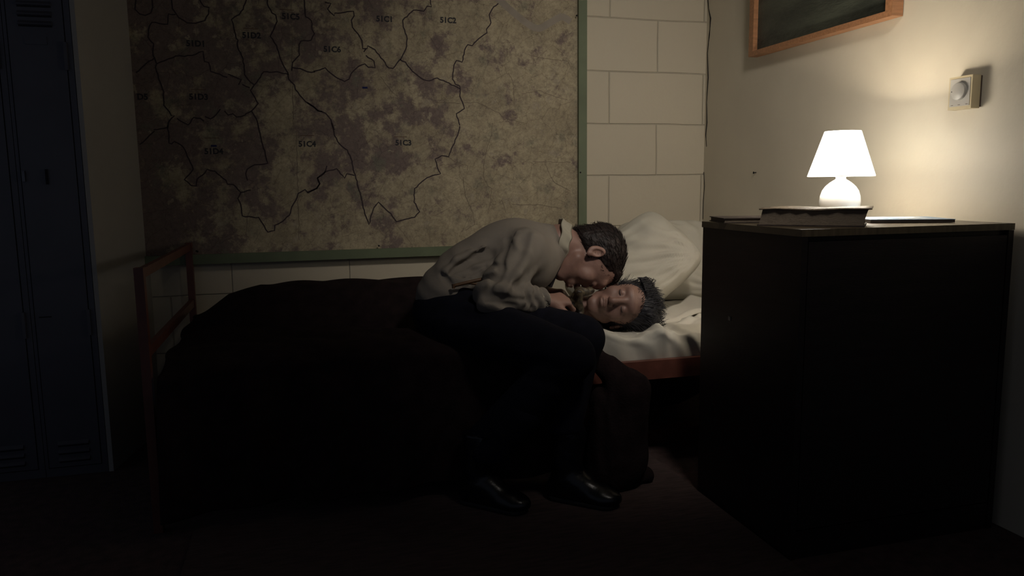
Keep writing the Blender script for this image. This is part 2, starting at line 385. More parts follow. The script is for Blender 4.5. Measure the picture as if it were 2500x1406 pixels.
LN = [A([(140,-40),(130,100),(180,150),(240,165),(300,140),(320,80),(320,-40)]), A([(520,-40),(530,90),(600,190),(690,245),(780,250),(880,220),(920,150),(925,80),(870,70),(815,-20)]),
 A([(565,155),(490,150),(480,260),(310,240),(285,280),(270,400),(330,470),(325,600),(340,620),(360,680)]), A([(140,780),(170,760),(230,700),(340,620)]),
 A([(360,685),(450,650),(570,600),(660,605),(740,595),(860,550),(875,660),(920,670),(940,765),(1000,785),(1120,830)]), A([(1130,795),(1270,855),(1240,910)]), A([(1280,905),(1360,940)]),
 A([(360,685),(350,720),(400,880),(440,990),(440,1130),(500,1200),(520,1240),(555,1240),(490,1310),(480,1365),(330,1390)]), A([(580,1270),(700,1340),(760,1260),(830,1270),(870,1300)]), A([(880,1250),(940,1275),(1000,1230),(1045,1170)]),
 A([(1330,-40),(1290,100),(1250,155),(1200,180),(1165,210),(1190,300),(1215,410),(1235,430),(1230,500),(1290,630),(1305,800),(1340,850),(1410,910)]),
 A([(1540,-40),(1560,70),(1600,140),(1640,160),(1655,230),(1620,310),(1580,390),(1650,490),(1700,650),(1770,780),(1780,850),(1840,910),(1850,960),(1950,1080),(2050,1150),(2090,1190),(2140,1195)]),
 A([(1410,910),(1510,770),(1680,775),(1780,800)]), A([(1410,910),(1370,970),(1450,1110),(1410,1160),(1380,1190),(1320,1220),(1310,1235),(1220,1255),(1180,1220),(1130,1235),(1090,1190)]),
 A([(1380,1190),(1430,1270),(1460,1390)])+Bc([(1465,325),(1330,340),(1255,385),(1240,430),(1260,500)]),
 A([(1945,-40),(1960,180),(2020,220),(2030,320),(2055,360),(2020,430),(1910,440),(1890,480),(1895,590),(1820,670),(1810,760)]), A([(1820,725),(1900,735),(1980,770),(2060,770)])+Cc([(60,630),(160,600),(250,680),(330,720),(370,700),(390,650),(450,590),(510,565),(540,595),(600,600),(590,540),(520,490)]),
 Bc([(170,135),(240,75),(320,0)]), Bc([(455,-60),(465,120),(490,130),(520,105),(600,150),(640,220),(710,385),(620,490),(690,550),(740,555),(750,485),(830,420),(850,385),(930,405),(1040,495),(1055,535),(1115,540),(1190,620),(1160,680),(1190,740),(1205,855),(1340,875),(1370,870),(1465,1020),(1530,1005),(1535,950),(1590,925),(1680,850),(1720,740),(1750,690),(1770,630),(1840,590),(1870,625),(1960,580),(1990,530),(1965,470),(2030,430),(2060,350)]),
 Bc([(1190,620),(1290,595)]),
 Cc([(155,20),(210,30),(180,80),(205,110),(240,140),(245,115),(410,100),(415,140),(390,180),(400,240),(450,300),(485,360),(490,430),(530,430),(535,405),(600,440),(720,600),(760,605),(830,520),(880,410),(885,340),(850,240),(845,180),(940,90),(1030,100),(1060,55),(1100,60),(1085,-20)]),
 Cc([(500,460),(520,430)]), Cc([(820,525),(870,550),(930,630),(1030,705),(1080,715),(1150,690),(1230,725),(1350,785)]),
 Cc([(1690,30),(1650,60),(1610,130),(1625,200),(1585,260),(1590,290),(1520,340),(1460,405),(1420,395),(1390,450),(1370,550),(1320,535),(1300,570),(1285,700),(1310,745),(1350,760),(1350,850),(1390,960),(1320,1005),(1350,1110)]),
 D([(1350,30),(1330,110),(1290,200),(1250,300),(1190,290),(1130,320),(1150,390),(1180,450),(1130,460),(1060,485),(950,580),(945,700),(995,785),(950,835),(790,875),(740,800),(700,770),(630,700),(590,750),(545,900),(495,750),(470,620),(430,490),(380,290),(355,240),(290,190),(240,110),(215,0)]),
 Cc([(0,905),(100,980),(160,1000),(210,1060),(240,1150)]),
 D([(165,430),(200,420),(260,405),(330,490),(350,450),(420,465)]), D([(165,430),(90,490),(110,540),(80,580),(0,612)])]
ROADS = [D([(1640,0),(1630,110),(1590,230),(1565,350),(1560,480),(1600,560),(1640,590)]), D([(1250,300),(1300,340),(1420,380),(1415,420)]), D([(1380,480),(1400,650),(1470,800),(1480,900),(1400,950)]), D([(1630,600),(1620,700),(1600,800)]), D([(1720,680),(1760,800)]),
 Cc([(650,680),(740,800),(830,880),(960,920)]), Cc([(1130,905),(1350,915)]), Cc([(1390,910),(1500,905),(1700,1000),(1750,1060)]), Cc([(1900,830),(2050,800),(2200,860),(2300,880)]), Cc([(1780,640),(1830,760),(1830,920)]), Cc([(1950,480),(2100,520),(2300,540),(2330,590)]),
 D([(2100,360),(2180,520),(2330,600)]), D([(2000,340),(2330,350)]), D([(1810,720),(2080,725),(2250,760)]), A([(1805,0),(1830,1390)]), Bc([(1750,0),(1780,1100)]), Bc([(1240,1050),(1260,860),(1330,680)]), Bc([(520,600),(560,900),(620,1050)]), Bc([(780,560),(740,850)])]
def ribbon(pts, w, off):
    P = [on(x, y, 1, ys) for x, y in pts]
    P2 = []                                  # wander slightly between the corner points like a hand-printed border
    for a, b in zip(P[:-1], P[1:]):
        n = max(1, int((b-a).length/.012)); dn = Vector((-(b-a).z, 0, (b-a).x)).normalized()
        for i in range(n): P2.append(a.lerp(b, i/n)+dn*(random.uniform(-.0022, .0022) if i else 0))
    P2.append(P[-1]); V = []; Q = []
    for i, p_ in enumerate(P2):
        t = (P2[min(i+1, len(P2)-1)]-P2[max(i-1, 0)]).normalized(); nn = Vector((-t.z, 0, t.x))*w*.5
        p_ = Vector((min(max(p_.x, xl+.006), xr-.014), ys-off, p_.z))
        V += [tuple(p_+nn), tuple(p_-nn)]
    for i in range(len(P2)-1): Q.append((2*i, 2*i+1, 2*i+3, 2*i+2))
    return V, Q
def ribbons(name, L, w, m, off):
    for ln in L:
        v, q_ = ribbon(ln, w, off); fromnp(name, v, q_, m, mroot, smooth=False)
M_road = mat('map_road_ink', (.17, .13, .10), .9)
ribbons('river', [[(p_.x, p_.y) for p_ in smoothpath([(x, y, 0) for x, y in Cc([(1640,-60),(1800,90),(1950,210),(2050,250),(2150,200),(2250,150),(2330,190)])], 8)]], .030, M_river, .0001)
ribbons('road_line', ROADS, .0018, M_road, .0002)
ribbons('boundary_line', LN, .0050, M_ink, .0004)
def text(s, px, py, h, m, name='map_code', parent=None, off=.0006):
    c = bpy.data.curves.new(name, 'FONT'); c.body = s; c.size = h/.70; c.align_x = 'CENTER'; c.align_y = 'CENTER'; c.resolution_u = 3; c.offset = h*.05
    o = bpy.data.objects.new('tmp', c); COL.objects.link(o)
    bpy.context.view_layer.update()
    me = bpy.data.meshes.new_from_object(o.evaluated_get(bpy.context.evaluated_depsgraph_get())); bpy.data.objects.remove(o)
    q_ = on(px, py, 1, ys); o = link(name, me, m, parent); o.location = (q_.x, ys-off, q_.z); o.rotation_euler = (math.pi/2, 0, 0); return o
for s, x, y in (('51C5', 710, 41), ('51D2', 614, 87), ('51D1', 478, 107), ('D5', 348, 237), ('51D3', 485, 237), ('51D4', 522, 370), ('51C4', 750, 352), ('51C6', 811, 121), ('51C1', 939, 47), ('51C2', 1094, 50), ('51C3', 985, 349)):
    text(s, x, y, .0225, M_code, parent=mroot)
for x, y in ((891, 214), (522, 356)):
    q_ = on(x, y, 1, ys); box('blue_mark', (q_.x-.011, ys-.001, q_.z-.004), (q_.x+.011, ys, q_.z+.004), M_bluek, mroot, 0)
for x, y in ((485, 219), (518, 337), (750, 331), (978, 334), (700, 24), (612, 70)):
    q_ = on(x, y, 1, ys); box('underline_mark', (q_.x-.028, ys-.0008, q_.z-.0012), (q_.x+.028, ys, q_.z+.0012), M_leather, mroot, 0)

# ------------------------------------------------------------------ picture on the right wall
pic = empty('framed_painting', (0, 0, 0)); tag(pic, 'dark green abstract painting in an orange-brown wooden frame, upper right wall', 'painting')
y0, y1, zb_, zt_, fwid = 2.14, 2.965, 1.528, 2.06, .032
box('canvas', (XR-.024, y0+.01, zb_+.01), (XR-.004, y1-.01, zt_-.01), M_paint, pic, 0)
box('frame_rail', (XR-.045, y0, zb_), (XR-.003, y1, zb_+.020), M_fr_wood, pic, .002)
box('frame_rail', (XR-.045, y0, zt_-.02), (XR-.003, y1, zt_), M_fr_wood, pic, .002)
box('frame_stile', (XR-.045, y0, zb_+.02), (XR-.003, y0+fwid, zt_-.02), M_fr_wood, pic, .002)
box('frame_stile', (XR-.045, y1-fwid, zb_+.02), (XR-.003, y1, zt_-.02), M_fr_wood, pic, .002)

# ------------------------------------------------------------------ thermostat
th = empty('thermostat', (0, 0, 0)); tag(th, 'cream square thermostat with round dial on the wall right of the lamp', 'thermostat')
ty0, ty1, tz0, tz1 = 1.820, 1.902, 1.205, 1.300
box('backplate', (XR-.006, ty0+.000, tz0+.004), (XR-.0005, ty1-.004, tz1-.002), M_thermd, th, .001)
box('housing', (XR-.036, ty0, tz0), (XR-.006, ty1, tz1), M_therm, th, .002)
box('face_panel', (XR-.0375, ty0+.006, tz0+.009), (XR-.0355, ty1-.006, tz1-.007), M_therm2, th, .0006)
cy_, cz_ = (ty0+ty1)/2+.000, (tz0+tz1)/2+.004
V = []; Q = []; N = 48
for r, x in ((.0005, -.0465), (.0235, -.0465), (.0245, -.0455), (.0255, -.0375), (.0255, -.037)):
    for i in range(N): a = 2*math.pi*i/N; V.append((XR+x, cy_+r*math.cos(a), cz_+r*math.sin(a)))
for j in range(4):
    for i in range(N): Q.append((j*N+i, j*N+(i+1) % N, (j+1)*N+(i+1) % N, (j+1)*N+i))
dial = fromnp('dial', V, Q, M_therm2, th, smooth=False)
box('pointer_mark', (XR-.0470, cy_+.019, cz_-.0015), (XR-.0464, cy_+.021, cz_+.0015), M_dark, dial, 0)
for yy in (ty0+.014, (ty0+ty1)/2, ty1-.016):
    box('scale_mark', (XR-.0379, yy-.004, tz0+.0125), (XR-.0374, yy+.004, tz0+.0138), M_thermd, th, 0)

# ------------------------------------------------------------------ cabinet and what stands on it
CX0, CX1, CY0, CY1, CZ = 1.212, 1.888, 1.652, 2.150, .88
cb_ = empty('cabinet', ((CX0+CX1)/2, (CY0+CY1)/2, 0)); tag(cb_, 'dark stained wooden cabinet beside the head of the bed, lamp on top', 'cabinet')
def cpart(name, a, b, m, bev=.002, par=None):
    o = box(name, a, b, m, None, bev); o.parent = par or cb_; o.matrix_parent_inverse = Matrix.Translation(-cb_.location) if not par else Matrix.Identity(4); return o
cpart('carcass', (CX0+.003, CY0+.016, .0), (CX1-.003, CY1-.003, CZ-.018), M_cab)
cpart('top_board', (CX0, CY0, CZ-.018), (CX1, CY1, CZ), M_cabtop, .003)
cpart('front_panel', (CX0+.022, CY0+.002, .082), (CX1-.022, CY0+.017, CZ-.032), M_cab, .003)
cpart('side_stile', (CX0+.001, CY0+.001, .0), (CX0+.019, CY0+.017, CZ-.019), M_cab); cpart('side_stile', (CX1-.019, CY0+.001, .0), (CX1-.001, CY0+.017, CZ-.019), M_cab)
cpart('bottom_rail', (CX0+.020, CY0+.004, .0), (CX1-.020, CY0+.017, .078), M_cab, .003)
for z, y in ((.60, 1.98), (.31, 2.06)):
    cpart('side_screw', (CX0+.001, y-.006, z-.006), (CX0+.007, y+.006, z+.006), M_chrome, .002)

def rotbox(name, c, L, Wd, H, ang, m, parent=None, bevel=.002, z=0):
    bm = bmesh.new(); addbox(bm, (-L/2, -Wd/2, 0), (L/2, Wd/2, H))
    o = bmobj(name, bm, m, parent, bevel=bevel); o.location = (c[0], c[1], z); o.rotation_euler = (0, 0, ang); return o
# thick old book: page block faces the camera
ang = math.atan2(1.680-1.838, 1.398-1.222)
bk = empty('thick_book', (1.372, 1.827, CZ+.0005), ang); tag(bk, 'thick old book with worn cover lying in front of the lamp', 'book')
L_, W_ = .262, .165
def bpart(name, a, b, m, bev=.001): return box(name, a, b, m, bk, bev)
bpart('lower_cover', (-L_/2-.004, -W_/2-.004, 0), (L_/2+.004, W_/2+.004, .0035), M_coverd)
bm = bmesh.new(); n = 10; rows = []
for j in range(n+1):
    t = j/n; sk = .010*t; rows.append([bm.verts.new(p_) for p_ in ((-L_/2+sk*.9, -W_/2+.003*math.sin(t*3.1), .0035+.040*t), (L_/2+sk, -W_/2+.003*math.sin(t*3.1), .0035+.040*t), (L_/2+sk-.006*math.sin(t*3.1), W_/2, .0035+.040*t), (-L_/2+sk, W_/2, .0035+.040*t))])
for j in range(n):
    for i in range(4): bm.faces.new((rows[j][i], rows[j][(i+1) % 4], rows[j+1][(i+1) % 4], rows[j+1][i]))
bm.faces.new(rows[0][::-1]); bm.faces.new(rows[-1]); bmobj('page_block', bm, M_pages, bk)
g = 14; V = []; Q = []
for s, zz in ((0, .0436), (1, .0475)):
    for i in range(g+1):
        for j in range(g+1):
            x = -L_/2+.002+(L_+.016)*i/g; y = -W_/2-.004+(W_+.008)*j/g
            e = random.uniform(-.0022, .0022) if i in (0, g) or j in (0, g) else 0
            V.append((x+e, y+e, zz+.0035*max(0, (i/g-.75)*4)**2*.6+.0015*math.sin(i*.7+j*.4)))
for i in range(g):
    for j in range(g):
        a = i*(g+1)+j; q_ = (a, a+g+1, a+g+2, a+1); Q.append(q_[::-1]); o_ = (g+1)**2; Q.append(tuple(x+o_ for x in q_))
o_ = (g+1)**2
rim = [(i, 0) for i in range(g)]+[(g, j) for j in range(g)]+[(i, g) for i in range(g, 0, -1)]+[(0, j) for j in range(g, 0, -1)]
rim = [i*(g+1)+j for i, j in rim]
for k in range(len(rim)): a, b = rim[k], rim[(k+1) % len(rim)]; Q.append((a, b, b+o_, a+o_))
fromnp('upper_cover', V, Q, M_cover, bk, smooth=False)
# thin dark book on the left
tb = empty('thin_book', (1.318, 2.055, CZ+.0005), math.radians(-14)); tag(tb, 'thin dark book lying flat at the left edge of the cabinet top', 'book')
box('cover', (-.10, -.075, 0), (.10, .075, .0025), M_coverd, tb, .0008); box('pages', (-.096, -.071, .0025), (.096, .072, .0125), M_pages, tb, .0006); box('cover', (-.10, -.075, .0125), (.10, .075, .015), M_coverd, tb, .0008)
# blue paperback on the right
a2 = math.radians(-20)
mg = empty('blue_booklet', (1.70, 1.865, CZ+.0005), a2); tag(mg, 'pale blue booklet lying on the cabinet to the right of the lamp', 'booklet')
box('pages', (-.115, -.085, .0005), (.115, .085, .0085), M_coverd, mg, .0006); box('cover', (-.116, -.086, .0085), (.116, .086, .0098), M_mag, mg, .0004)
for k, (x0_, w_) in enumerate(((-.095, .03), (.0, .020), (.026, .018), (.050, .022))):
    bm = bmesh.new(); z = .0102
    v = [bm.verts.new(p_) for p_ in ((x0_, -.045, z), (x0_+w_, -.045, z), (x0_+w_-.012, .060, z), (x0_-.012, .060, z))]; bm.faces.new(v); bmobj('white_print', bm, M_white, mg)

# lamp
lp = empty('table_lamp', LAMP); tag(lp, 'small lit table lamp with white conical shade and round white base', 'lamp')
zero = (0, 0, .0008)
lathe('base', [(.0005, 0), (.036, 0), (.042, .003), (.053, .018), (.059, .036), (.061, .055), (.059, .072), (.053, .090), (.044, .103), (.033, .113), (.023, .120), (.016, .124), (.014, .129), (.017, .134), (.018, .140), (.014, .143), (.0005, .143)], zero, M_ceramic, lp)
zs0, zs1, rs0, rs1 = .1335, .272, .099, .053
prof = [(rs0, zs0), (rs1, zs1), (rs1-.0012, zs1), (rs0-.0012, zs0)]
sh = lathe('lamp_shade', prof, zero, M_shade, lp, 72, closed=True)
lathe('binding', [(rs0+.0006, zs0), (rs0+.0008, zs0+.0016), (rs0-.001, zs0+.0018), (rs0-.001, zs0)], zero, M_trim, sh, 72, closed=True)
tubes('shade_carrier', [([(-rs1, 0, zs1-.004), (rs1, 0, zs1-.004)], .0012), ([(0, -rs1, zs1-.004), (0, rs1, zs1-.004)], .0012)], M_chrome, sh)
lathe('socket', [(.0005, .140), (.012, .140), (.012, .188), (.0005, .188)], zero, M_ceramic, lp, 24)
bl = lathe('bulb', [(.0005, .188), (.010, .189), (.013, .198), (.020, .213), (.022, .224), (.018, .236), (.008, .244), (.0005, .245)], zero, M_bulb, lp, 24)
ld = bpy.data.lights.new('bulb_light', 'POINT'); ld.energy = BULB_W; ld.color = WARM; ld.shadow_soft_size = .024
lo2 = bpy.data.objects.new('bulb_light', ld); COL.objects.link(lo2); lo2.parent = lp; lo2.location = (0, 0, .226)
bl.visible_shadow = True
bl.hide_render = False

# ------------------------------------------------------------------ lockers
def locker(x0, x1, label, full=True):
    yF = 2.93; c = empty('locker', ((x0+x1)/2, yF, 0)); tag(c, label, 'locker', 'lockers beside the bed')
    def P_(name, a, b, m, bev=.0015, par=None):
        o = box(name, tuple(np.array(a)-np.array([(x0+x1)/2, yF, 0])), tuple(np.array(b)-np.array([(x0+x1)/2, yF, 0])), m, par or c, bev); return o
    P_('body', (x0, yF, 0), (x1, YB-.01, 1.83), M_lock)
    P_('frame', (x0, yF-.012, 0), (x1, yF, .030), M_lock); P_('frame', (x0, yF-.012, 1.80), (x1, yF, 1.83), M_lock)
    P_('frame', (x1-.018, yF-.014, .03), (x1, yF, 1.80), M_lock); P_('frame', (x0, yF-.014, .03), (x0+.010, yF, 1.80), M_lock)
    d = P_('door', (x0+.013, yF-.016, .034), (x1-.021, yF-.001, 1.795), M_lock, .003)
    dx0, dx1 = x0+.013, x1-.021; cx_ = (dx0+dx1)/2
    for z0 in (.053, .082, .111, 1.535, 1.566, 1.597):
        w_ = (dx1-dx0)*.30
        bm = bmesh.new(); pr_ = [(0, 0), (-.009, .003), (-.010, .006), (0, .016)]
        L0 = [bm.verts.new((cx_-w_-(x0+x1)/2, -.016+a_, z0+b_)) for a_, b_ in pr_]; L1 = [bm.verts.new((cx_+w_-(x0+x1)/2, -.016+a_, z0+b_)) for a_, b_ in pr_]
        for i in range(3): bm.faces.new((L0[i], L1[i], L1[i+1], L0[i+1]))
        bm.faces.new(L0[::-1]); bm.faces.new(L1); bmobj('louvre', bm, M_lock, d)
        P_('vent_slot', (cx_-w_, yF-.0165, z0-.004), (cx_+w_, yF-.0158, z0), M_lockd, 0, d)
    P_('card_holder', (cx_-.035, yF-.0185, 1.475), (cx_+.030, yF-.016, 1.50), M_lock, .001, d)
    P_('hasp', (dx0+.003, yF-.024, 1.03), (dx0+.012, yF-.016, 1.065), M_chrome, .002, d)
    P_('handle', (cx_-.010, yF-.022, 1.02), (cx_-.003, yF-.016, 1.07), M_lockd, .002, d)
    P_('scratch', (dx0+.012, yF-.0166, .568), (dx0+.050, yF-.0159, .572), M_lockd, 0, d)
    for z0 in (1.395, .50):
        P_('hinge', (dx1-.004, yF-.024, z0), (dx1+.006, yF-.012, z0+.09), M_lock, .003)
    return c
locker(-.900, -.702, 'dark blue-grey steel locker next to the bed, the rightmost one')
locker(-1.120, -.902, 'dark blue-grey steel locker cut off by the left edge of the photo')

# ------------------------------------------------------------------ bed
bx0, bx1, by0, by1 = -.455, 1.87, 2.325, 3.365
bed = empty('bed', (bx0, by0, 0)); tag(bed, 'narrow bed with red-brown frame and posts along the block wall', 'bed')
def bp_(name, a, b, m=M_bed, bev=.004, par=None):
    o = box(name, tuple(np.array(a)-np.array([bx0, by0, 0])), tuple(np.array(b)-np.array([bx0, by0, 0])), m, par or bed, bev); return o
for y in (by0, by1-.030): bp_('foot_post', (bx0, y, 0), (bx0+.025, y+.030, .782))
for y in (by0, by1-.036): bp_('head_post', (bx1-.036, y, 0), (bx1, y+.036, .74))
bp_('foot_top_rail', (bx0+.004, by0+.030, .750), (bx0+.021, by1-.030, .778)); bp_('foot_lower_rail', (bx0+.004, by0+.030, .520), (bx0+.021, by1-.030, .550))
bp_('head_rail', (bx1-.026, by0+.036, .70), (bx1-.008, by1-.036, .735))
bp_('side_rail', (bx0+.036, by0+.004, .335), (bx1-.036, by0+.028, .400)); bp_('side_rail', (bx0+.036, by1-.028, .335), (bx1-.036, by1-.004, .400))
for x in np.arange(bx0+.12, bx1-.1, .18): bp_('slat', (x, by0+.028, .345), (x+.06, by1-.028, .360))
bp_('floor_stretcher', (bx0+.2, 2.60, .0), (bx1-.1, 2.66, .055), M_bed, .004)
mt = box('mattress', (bx0+.045, by0+.035, .3605), (bx1-.045, by1-.035, .465), M_matt, None, .02); tag(mt, 'thin mattress under the white sheet on the bed', 'mattress')

# fitted sheet with creases
def grid(name, fn, nu, nv, m, parent=None, th=0.):
    U, Vv = np.meshgrid(np.linspace(0, 1, nu), np.linspace(0, 1, nv), indexing='ij'); P = fn(U.ravel(), Vv.ravel())
    i, j = np.meshgrid(np.arange(nu-1), np.arange(nv-1), indexing='ij'); a = (i*nv+j).ravel(); Q = np.stack([a, a+nv, a+nv+1, a+1], 1)
    o = fromnp(name, P, Q, m, parent)
    if th:
        s = o.modifiers.new('thickness', 'SOLIDIFY'); s.thickness = th; s.offset = 0
    return o
def sstep(a, b, x): t = np.clip((x-a)/(b-a), 0, 1); return t*t*(3-2*t)
HW = on(1515, 745, 1, 2.50)                 # sleeper's head
def sheet_fn(u, v):
    x = .55+(bx1-.06-.55)*u
    s = v*1.12                               # arc length from the wall edge to the rail
    y = by1-.05-np.minimum(s, .955); z = np.full_like(x, .474)
    dn = np.clip(s-.955, 0, 1); fr = sstep(.90, 1.0, s)
    y = y-.014*fr; z = z-.045*sstep(.93, 1.12, s)-dn*.18
    P = np.stack([x, y, z], 1)
    w = np.stack([x, y*1.0, z*0], 1)
    k = sstep(.55, .9, s)
    rid = np.sin((x*1.0+y*.55)*26+2.0*np.sin(y*9+1)+.8*np.sin(x*17))*.5+.5
    rid2 = np.sin((x*.35+y*1.0)*31+1.7*np.sin(x*8))*.5+.5
    amp = .005+.020*k
    z = z+amp*(rid**3)*(1-.5*sstep(1.0, 1.12, s))+.011*k*rid2**2+.007*wob(w, 30, 3)*(.4+.6*k)
    z = z-.012*np.exp(-((x-HW.x)**2+(y-HW.y)**2)/.012)
    z = z+(.0045+.005*k)*np.abs(np.sin((x*.9-y*.6)*43+2.5*np.sin(y*13)+1.5*np.sin(x*21)))**4+.004*np.abs(np.sin((x*.2+y)*60+3*np.sin(x*11)))**5*k
    fr2 = sstep(.86, 1.0, s); y = y-.014*fr2*(rid**2)-.008*fr2*np.abs(np.sin(x*34+2*np.sin(x*9)+z*40))**3+.006*fr2
    e_ = sstep(1.02, 1.10, s); z = z*(1-e_)+.384*e_; y = y*(1-e_)+2.362*e_
    y = y-.004*np.sin(x*38+1)*sstep(.93, 1.0, s)*(1-e_)
    return np.stack([x, y, z], 1)
st = grid('bed_sheet', sheet_fn, 190, 130, M_sheet, None, .003); tag(st, 'crumpled white sheet over the head end of the mattress', 'sheet')
# turned fold of the sheet beside the pillow
def fold_fn(u, v):
    a = on(1577, 800, 2, .495); b = Vector((1.70, 2.84, .50))
    ax = a.lerp(b, 0); t = u; base = np.array(a)[None]*(1-t[:, None])+np.array(b)[None]*t[:, None]
    w = (v-.15)*.16*(0.35+t*.9); nrm = np.array([-.35, .93, 0])
    z = .005+.014*np.exp(-((v-.15)/.12)**2)*(1-.3*t)+.018*t*v+.004*np.sin(u*14)
    P = base+nrm[None]*w[:, None]; P[:, 2] = .478+z*1.3
    return P
grid('sheet_fold', fold_fn, 40, 20, M_sheet, st, .004)

# pillows
def pillow(name, c, sx, sy, T, R, m, seed, wr_=.008):
    n = 60; V = []; Q = []
    g_ = np.linspace(-1, 1, n); U, Vv = np.meshgrid(g_, g_, indexing='ij'); U = U.ravel(); Vv = Vv.ravel()
    pin = 1-.07*(np.abs(U)**3*0+np.cos(Vv*math.pi/2)**1)*np.abs(U)**4; pin2 = 1-.07*np.cos(U*math.pi/2)*np.abs(Vv)**4
    x = U*sx*pin; y = Vv*sy*pin2
    t = T*np.clip((1-np.abs(U)**2.6)*(1-np.abs(Vv)**2.6), 0, 1)**.48
    edge = (np.abs(U)**8+np.abs(Vv)**8); cr_ = 1-.17*np.abs(U*Vv)**3; x = x*cr_; y = y*cr_
    out = []
    for s in (1, -1):
        P = np.stack([x, y, s*t], 1)
        r1 = np.abs(np.sin(np.arctan2(Vv-.9, U+.9)*17+seed))**2*np.exp(-((U+.9)**2+(Vv-.9)**2)/1.2)
        r2 = np.abs(np.sin(np.arctan2(Vv+.9, U-.9)*15+seed*2))**2*np.exp(-((U-.9)**2+(Vv+.9)**2)/1.2)
        r3 = np.abs(np.sin(U*9+Vv*5+1.5*np.sin(Vv*4+seed)))**3*.6
        P[:, 2] += s*(wr_*(r1+r2+r3)+.6*wr_*wob(np.stack([x, y, x*0+seed], 1), 22, seed))*np.clip(1-edge, 0, 1)
        out.append(P)
    P = np.concatenate(out)@np.asarray(R).T+np.array(c)
    i, j = np.meshgrid(np.arange(n-1), np.arange(n-1), indexing='ij'); a = (i*n+j).ravel(); q_ = np.stack([a, a+n, a+n+1, a+1], 1)
    o = fromnp(name, P, np.concatenate([q_, q_[:, ::-1]+n*n]), m)
    md = o.modifiers.new('weld', 'WELD'); md.merge_threshold = .0008
    return o
def frame_from(n_, upv):
    z = Vector(n_).normalized(); y = (Vector(upv)-z*Vector(upv).dot(z)).normalized(); x = y.cross(z); return np.array([x, y, z]).T
pB = pillow('pillow', (1.615, 3.13, .655), .275, .200, .090, frame_from((.05, -.90, .42), (0, .42, .90)), M_pillow, 2, .013)
tag(pB, 'white pillow standing upright against the block wall, brightest towards the cabinet', 'pillow')
cA = np.array(on(1545, 662, 1, 2.90))
pA = pillow('pillow', tuple(cA), .285, .185, .085, frame_from((-.34, -.78, .52), (-.52, .22, .70)), M_pillow, 1, .017)
tag(pA, 'plump white pillow leaning askew right behind the sleeper\'s dark hair', 'pillow')

# ------------------------------------------------------------------ the blanket
def interp(x, xs, ys_): return np.interp(x, xs, ys_)
def blanket_fn(u, v):
    x = -.415+(.90+.415)*u
    hum = interp(x, [-.42, -.36, -.27, -.15, 0, .3, .6, .85, 1.06], [.0, .045, .11, .145, .150, .16, .165, .14, .08])
    zt = .487
    s = v*1.60                               # from the wall side, across, over the edge and down
    y = 3.30-np.minimum(s, .98)*(.98/.98)
    y = np.maximum(y, 2.318)
    yc = 2.93
    g1 = np.exp(-((y-yc)/.22)**2)
    z = zt+hum*g1*1.0+.028*np.exp(-((y-2.45)/.14)**2)*sstep(-.4, -.2, x)
    round_ = sstep(.90, 1.0, s); dn = np.clip(s-.97, 0, 1)
    z = z-.02*round_-dn*.66
    flare = dn*.045*(1+.5*np.sin(x*13)+.3*np.sin(x*29+1))
    y = y-flare-.012*np.sin(x*21+2*np.sin(x*5))*sstep(0, .2, dn)
    fold = .012*wob(np.stack([x*1.0, y*1.4, z*0], 1), 11, 5)+.007*np.abs(np.sin((x*.6+y*1.1)*17+2*np.sin(x*4)))**2
    z = z+fold*(1-sstep(.95, 1.05, s))
    z = np.maximum(z, .012)
    x = x+.01*np.sin(y*19)*sstep(.2, .0, u)
    return np.stack([x, y, z], 1)
bk_ = grid('blanket', blanket_fn, 190, 170, M_blank, None, .006)
tag(bk_, 'dark brown wool blanket covering the sleeper and hanging to the floor', 'blanket')
# its trailing corner that hangs beyond the knees and pools on the floor
bt0 = on(1452, 868, 1, 2.25)
bt = [RC(tuple(bt0), (1.00, 2.20, .34), .034, .055, .03, ((0, 1, 0), 1.6)), RC((1.00, 2.20, .34), (.99, 2.22, .10), .058, .075, .03, ((0, 1, 0), 1.6)),
      RC((.99, 2.22, .10), (.97, 2.24, .03), .075, .06, .03, ((0, 1, 0), 1.3)), RC((.98, 2.27, .045), (1.07, 2.245, .030), .042, .032, .02), RC((.93, 2.24, .30), (.93, 2.25, .06), .05, .07, .04)]
bt.append(HP((0, 0, .010), (0, 0, -1)))
tail = sdf('hanging_corner', bt, .006, M_blank, bk_, lambda P: .006*wob(P*_a((1.6, 1.6, .35)), 55, 9))

